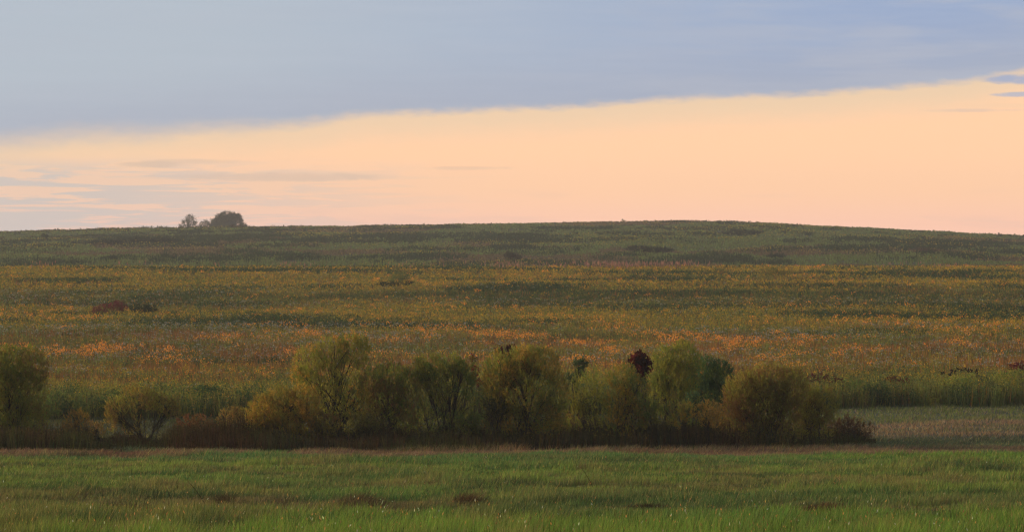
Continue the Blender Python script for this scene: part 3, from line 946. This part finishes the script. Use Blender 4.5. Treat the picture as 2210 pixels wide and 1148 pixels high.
# bushes at the field's lower edge and in the field
DG = lin(54, 72, 44)
spots = [
    ('bush', 'dark green bush in the gap left of the golden willow', 152, 450, [(430, 850, 34, 22), (465, 860, 38, 26), (450, 880, 56, 20)], [DG, lin(62, 88, 52)], 0.8),
    ('bush', 'green bush at the field edge straight above the open low willow', 146, 260, [(255, 862, 38, 22), (230, 878, 32, 18)], [DG, GR], 0.6),
    ('bush', 'leafy bush right beside the tall willow at the left edge', 143, 130, [(125, 870, 34, 28), (160, 880, 28, 20)], [GR, DG], 0.6),
    ('bush', 'mixed green bush between the dark green bush and the golden willow', 150, 530, [(525, 868, 30, 26), (550, 880, 26, 22)], [DG, MG], 0.7),
    ('bush', 'red leaved sumac bush above the right shoulder of the big round willow', 166, 1775, [(1760, 815, 24, 10), (1790, 822, 30, 12), (1815, 830, 20, 10)], [lin(88, 34, 34), lin(70, 44, 34), lin(110, 60, 40)], 0.8),
    ('bush', 'dark green bush at the field edge right of the big round willow', 162, 1850, [(1850, 842, 40, 22), (1890, 846, 36, 20)], [DG, GR], 0.7),
    ('bush', 'low crimson bush in the right hand field edge, nearer the willows', 168, 1935, [(1925, 819, 18, 6), (1950, 822, 18, 6)], [lin(104, 40, 30), lin(84, 34, 28)], 0.9),
    ('bush', 'green bush with yellow tips below the black seed heads', 166, 2080, [(2060, 832, 42, 22), (2105, 830, 40, 24)], [GR, YG, DG], 0.7),
    ('bush', 'rounded green bush at the right edge of the photo', 168, 2185, [(2170, 825, 40, 28), (2210, 822, 40, 30)], [GR, YG, DG], 0.7),
    ('bush', 'scarlet bush at the right edge above the rounded green bush', 176, 2192, [(2195, 792, 18, 8), (2210, 788, 16, 8)], [lin(120, 36, 34), lin(90, 40, 30)], 0.9),
    ('bush', 'dark red leaved mound in the flowering slope at left', 285, 240, [(225, 666, 26, 11), (255, 662, 22, 12), (205, 672, 14, 6)], [lin(132, 54, 58), lin(104, 48, 46), lin(112, 70, 54)], 1.2),
    ('bush', 'dark green mound joined to the right of the dark red mound', 284, 310, [(300, 668, 24, 11), (325, 669, 18, 10), (370, 679, 12, 5)], [lin(58, 66, 40), lin(46, 58, 38)], 1.2),
    ('bush', 'pale green round bush alone in the upper slope left of centre', 352, 866, [(866, 596, 18, 10), (855, 604, 16, 8)], [lin(110, 118, 62), lin(90, 104, 56)], 1.3),
    ('bush', 'yellow round bush in the upper slope right of centre', 362, 1662, [(1660, 585, 22, 9), (1690, 588, 18, 7)], [lin(142, 124, 56), lin(110, 110, 52)], 1.3),
    ('bush', 'dark clump in the upper slope below the pale green round bush', 340, 830, [(840, 613, 28, 5), (880, 611, 14, 4)], [lin(40, 52, 34), lin(52, 60, 40)], 1.4),
    ('bush', 'single dark bush high on the far hill right of centre', 790, 1245, [(1245, 512, 8, 5)], [lin(34, 42, 34), lin(44, 54, 40)], 3.0),
    ('bush', 'lone dark bush near the skyline at the left', 780, 96, [(96, 513, 6, 4)], [lin(34, 44, 34), lin(44, 54, 40)], 3.0),
    ('thicket', 'long dark thicket on the far hill under the three skyline trees', 750, 290, [(225, 524, 40, 5), (290, 521, 50, 5), (355, 520, 46, 4), (175, 529, 30, 3)], [lin(42, 50, 40), lin(54, 60, 44)], 3.0),
    ('bush', 'small dark bush low on the far hill below the long thicket', 600, 238, [(240, 559, 10, 4)], [lin(38, 46, 36), lin(50, 56, 42)], 2.6),
    ('bush', 'brownish scrub patch on the far hill behind the pink grass', 600, 1102, [(1100, 553, 12, 8), (1115, 558, 10, 6)], [lin(72, 62, 48), lin(62, 66, 48)], 2.6),
    ('bush', 'dark scrub patch on the far hill below the single dark bush', 640, 1400, [(1380, 538, 30, 4), (1420, 541, 34, 4)], [lin(46, 52, 42), lin(58, 60, 48)], 2.6),
    ('bush', 'dark scrub on the right of the far hill low down', 600, 1680, [(1675, 555, 22, 4)], [lin(46, 52, 42), lin(58, 60, 48)], 2.6),
    ('bush', 'dark scrub high on the far hill toward the right', 760, 1842, [(1842, 526, 14, 4), (1600, 503, 50, 3)], [lin(46, 52, 42), lin(58, 60, 48)], 3.0),
    ('bush', 'reddish brown scrub on the far hill toward the right edge', 640, 2000, [(1995, 543, 28, 4)], [lin(84, 62, 52), lin(64, 60, 48)], 2.6),
    ('bush', 'tiny weed bush breaking the skyline near its highest point', 935, 1346, [(1346, 478, 6, 3)], [lin(120, 108, 62), lin(84, 88, 54)], 3.0),
    ('bush', 'dark brown bush on the skyline against the foot of the largest tree', 935, 515, [(515, 489, 24, 4)], [lin(70, 58, 40), lin(60, 62, 42)], 3.0),
    ('bush', 'low green bush on the skyline left of the three trees', 935, 340, [(335, 493, 40, 4)], [lin(88, 92, 54), lin(72, 80, 48)], 3.0),
]
for nm, lab, Y, bpx, lobes, cols, ls in spots:
    if Y > 500 and Y < 900:
        lobes = [(a, b - 1, c, d_ + 2) for a, b, c, d_ in lobes]
        cols = [c * 1.15 for c in cols]
    big = ls >= 1.2
    area = sum(a * b for _, _, a, b in lobes) * math.pi
    shrub(nm, lab, nm, Y, bpx, lobes, cols, 4, (0.7 if not big else 1.3 if Y < 500 else 2.4), leaf=(0.06 * ls, 0.03 * ls), broad=True, twig=0.25 * ls,
          stem_r=0.02, spread=0.3, upright=0.5, gap=0.34, n_leaf=8, branch=False)

for px, row, wq, hq, Y, lab, cols in (
        (205, 925, 20, 14, 117, 'low dim bush between the small rusty shrub and the open low willow', [OL, BR]),
        (425, 915, 34, 20, 118, 'low brown bush in the russet brush right of the open low willow', [BR, lin(104, 66, 44)]),
        (505, 905, 30, 26, 118.5, 'reddish olive bush hugging the left flank of the rounded golden willow', [BR, OL]),
        (690, 915, 40, 28, 115.5, 'dark olive bush between the golden willow and the tallest willow trunk', [OL, BR]),
        (785, 925, 34, 30, 115.8, 'dark rounded bush at the right foot of the tallest willow', [lin(84, 80, 44), OL]),
        (895, 915, 30, 30, 119.5, 'olive bush behind the gap left of the dome topped willow', [OL, GR]),
        (1025, 912, 44, 24, 117.0, 'green bush filling the gap between dome topped and broad dense willow', [GR, OL]),
        (1065, 885, 24, 24, 115.8, 'nearly black green bush at the left foot of the broad dense willow', [lin(58, 66, 40), lin(74, 72, 40)]),
        (1225, 915, 36, 24, 118.5, 'olive bush between the broad dense willow and the light green shrub', [OL, BR]),
        (1415, 890, 40, 24, 117.0, 'olive mound under the feathery yellow topped willow', [OL, GR, BR]),
        (1560, 915, 30, 24, 119.0, 'brown bush between the straw coloured bush and big round willow', [BR, OL])):
    shrub('bush', lab, 'bush', Y, px, [(px - wq * 0.4, row, wq * 0.75, hq), (px + wq * 0.4, row + 4, wq * 0.75, hq * 0.9)], cols, 4, 0.75, spread=0.25,
          stem_r=0.014, twig=0.26, leaf=(0.05, 0.014))

# black seed heads over the field edge at right
sh = Cards()
for px, row in ((2035, 806), (2062, 802), (2068, 796), (2075, 798), (2083, 795), (2090, 800), (2097, 799), (2108, 801), (2050, 808), (2055, 800)):
    c = P(px, row, 172)[None]
    gz = tz(c[0, 0], 172)
    b = np.array([[c[0, 0], 172, gz]])
    sh.blade1(b, c, np.array([[0.012, 0, 0]]), lin(60, 48, 36)[None])
    for _ in range(8):
        u = rdir(1) * 0.09
        sh.leaf(c + rng.normal(0, 0.05, (1, 3)), u, np.cross(u, rdir(1)) * 0.6, lin(36, 26, 24)[None])
stuff(sh.build('black_seed_heads', M_DRY), 'nearly black seed heads dotting the field edge at right', 'plants')

# trees beyond the crest
TG = [lin(50, 62, 44), lin(58, 68, 46), lin(70, 76, 52)]


def far_tree(label, Y, base_px, lobes, dens):
    bx = (base_px - CX) / F * Y
    bz = tz(bx, Y)
    root = empty('tree', label, 'tree', (bx, Y, bz), 'trees beyond the hill crest')
    s = Y / F
    lc = Cards()
    for p_, r_, rx, ry in lobes:
        c = P(p_, r_, Y)
        rad = np.array([rx, 0.9 * rx, ry]) * s
        n_cl = max(9, int(rx * ry * (0.26 if dens < 1 else 0.52)))
        v = rdir(n_cl)
        cc_ = c + v * rad * (rng.random(n_cl) ** 0.33 * 0.95)[:, None]
        for q in range(n_cl):
            m_ = int(34 * dens)
            pp = cc_[q] + rng.normal(0, 1, (m_, 3)) * np.array([0.42, 0.42, 0.32])
            u = norm(rdir(m_) + np.array([0, 0, 0.15]))
            w = norm(np.cross(u, rdir(m_)))
            sz = rng.uniform(0.11, 0.22, m_)
            base_c = TG[int(rng.integers(3))]
            lc.leaf(pp, u * sz[:, None], w * (sz * 0.62)[:, None], jitter(np.repeat(base_c[None], m_, 0), 0.18))
    adopt(lc.build('crown', M_LEAF), root)
    top = P(base_px, min(r_ for _, r_, _, _ in lobes), Y)
    foot = np.array([bx, Y, bz - 0.3])
    t = np.linspace(0, 1, 8)
    path = foot + (top - foot) * t[:, None] * 0.9
    path[1:, :2] += rng.normal(0, 0.12, (7, 2))
    tb = [tube(path, 0.42 * (1 - 0.8 * t), 8)]
    for p_, r_, rx, ry in lobes:
        c = P(p_, r_, Y)
        a0 = path[3]
        tb.append(tube([a0, (a0 + c) / 2 + np.array([0, 0, 0.6]), c, c + np.array([0, 0, ry * s * 0.5])], [0.2, 0.15, 0.1, 0.03], 6))
    v, q = join(tb)
    adopt(make_mesh('trunk', v, q, None, M_BARK, smooth=True), root)


far_tree('largest tree on the skyline with a broad rounded crown', 1250, 490,
         [(488, 470, 18, 15), (474, 474, 13, 13), (463, 481, 9, 10), (504, 470, 12, 13), (515, 469, 6, 8), (518, 477, 6, 6), (490, 480, 24, 12), (486, 492, 32, 14), (524, 485, 7, 6), (530, 489, 4, 4), (458, 490, 7, 8)], 1.3)
far_tree('narrow open tree at the left of the skyline group', 1200, 407,
         [(409, 467, 8, 6), (404, 474, 8, 6), (416, 474, 8, 6), (397, 480, 8, 5), (411, 482, 8, 6), (420, 480, 4, 4), (391, 488, 5, 5), (404, 489, 10, 6), (418, 489, 8, 6)], 0.75)
far_tree('smallest tree of the skyline group, standing in the middle', 1220, 440,
         [(444, 477, 6, 5), (449, 483, 6, 5), (438, 482, 6, 4), (432, 487, 6, 5), (444, 489, 10, 6), (429, 492, 4, 4)], 0.7)


# dry stalks and lodged clumps in the foreground meadow
def stalk(label, px0, row0, px1, row1, Y):
    bx = (px1 - CX) / F * Y
    bz = tz(bx, Y)
    root_loc = np.array([bx, Y, bz - 0.02])
    t = P(px0, row0, Y)
    t[2] = bz + (row1 - row0) * Y / F + 0.15
    ts = np.linspace(0, 1, 6)
    path = root_loc + (t - root_loc) * ts[:, None]
    path[:, 2] += 0.06 * np.sin(ts * np.pi)
    v, q = tube(path, 0.012 * (1 - 0.75 * ts), 5)
    o = make_mesh('dry_stalk', v - root_loc, q, np.repeat(lin(70, 60, 40)[None], len(v), 0), M_DRY)
    o.location = root_loc
    o['label'] = label
    o['category'] = 'stalk'
    o['group'] = 'bare dry stalks in the meadow'


stalk('short dark stalk leaning left, the left one of the pair in the meadow', 357, 1055, 376, 1090, 66)
stalk('longer dark stalk leaning left, the right one of the pair in the meadow', 402, 1047, 450, 1098, 66)
stalk('thin faint stalk leaning left in the middle of the meadow', 1252, 1020, 1285, 1062, 76)


def clump(label, px, row, wpx, hpx, Y, col, dirn=0.5):
    cx = (px - CX) / F * Y
    loc = np.array([cx, Y, tz(cx, Y)])
    n_ = int(wpx * 22)
    xx = cx + np.clip(rng.normal(0, 0.36, n_), -0.75, 0.75) * wpx * Y / F
    yy = Y + rng.normal(0, 0.35, n_)
    hh_ = hpx * Y / F * rng.uniform(0.35, 1.15, n_) * (0.5 + fbm(xx * 2.2, yy * 2.2, 401))
    b = np.stack([xx, yy, terrain(xx, yy) - 0.01], 1)
    t_ = b + np.stack([rng.normal(dirn, 0.5, n_) * hh_, rng.normal(0, 0.4, n_) * hh_, hh_], 1)
    c = Cards()
    c.blade(b - loc, t_ - loc, flat(n_, 0.006), jitter(np.repeat(col[None], n_, 0), 0.3))
    o = c.build('dry_grass_clump', M_DRY)
    o.location = loc
    o['label'] = label
    o['category'] = 'grass clump'
    o['group'] = 'lodged dry grass clumps in the meadow'


DB = lin(96, 82, 56)
clump('widest brown clump of fallen dry grass left of centre in the meadow', 770, 1080, 75, 30, 67.0, DB)
clump('small spiky brown grass clump right of the two dark stalks', 490, 1085, 26, 30, 67.5, lin(84, 72, 48), -0.3)
clump('low dark brown grass clump at the left below the two stalks', 255, 1095, 75, 16, 65.0, lin(86, 68, 50))
clump('dark flattened grass clump at the right of centre in the meadow', 1400, 1086, 60, 16, 66.0, lin(64, 56, 38))
clump('long rusty grass clump in the lower right of the meadow', 1790, 1092, 90, 18, 65.0, lin(90, 68, 48))
clump('brown grass clump right of the widest one, thinner and wispy', 1000, 1074, 45, 26, 68.5, lin(98, 80, 54), 0.7)

# ------------------------------------------------------------------ haze
bpy_box = np.array([[xq, yq, zq] for xq in (-900, 900) for yq in (-60, 1420) for zq in (-12, 48)], float)
bq = np.array([[0, 1, 3, 2], [4, 6, 7, 5], [0, 4, 5, 1], [2, 3, 7, 6], [0, 2, 6, 4], [1, 5, 7, 3]])
hm_ = bpy.data.materials.new('haze_air')
hm_.use_nodes = True
ht = hm_.node_tree
ht.nodes.clear()
pv = ht.nodes.new('ShaderNodeVolumePrincipled')
pv.inputs['Color'].default_value = (0.95, 0.93, 0.90, 1)
pv.inputs['Density'].default_value = 0.00018
pv.inputs['Anisotropy'].default_value = 0.2
ho = ht.nodes.new('ShaderNodeOutputMaterial')
ht.links.new(pv.outputs[0], ho.inputs['Volume'])
hz = make_mesh('haze', bpy_box, bq, None, hm_)
stuff(hz, 'thin evening haze over the meadow and the far hill', 'haze')
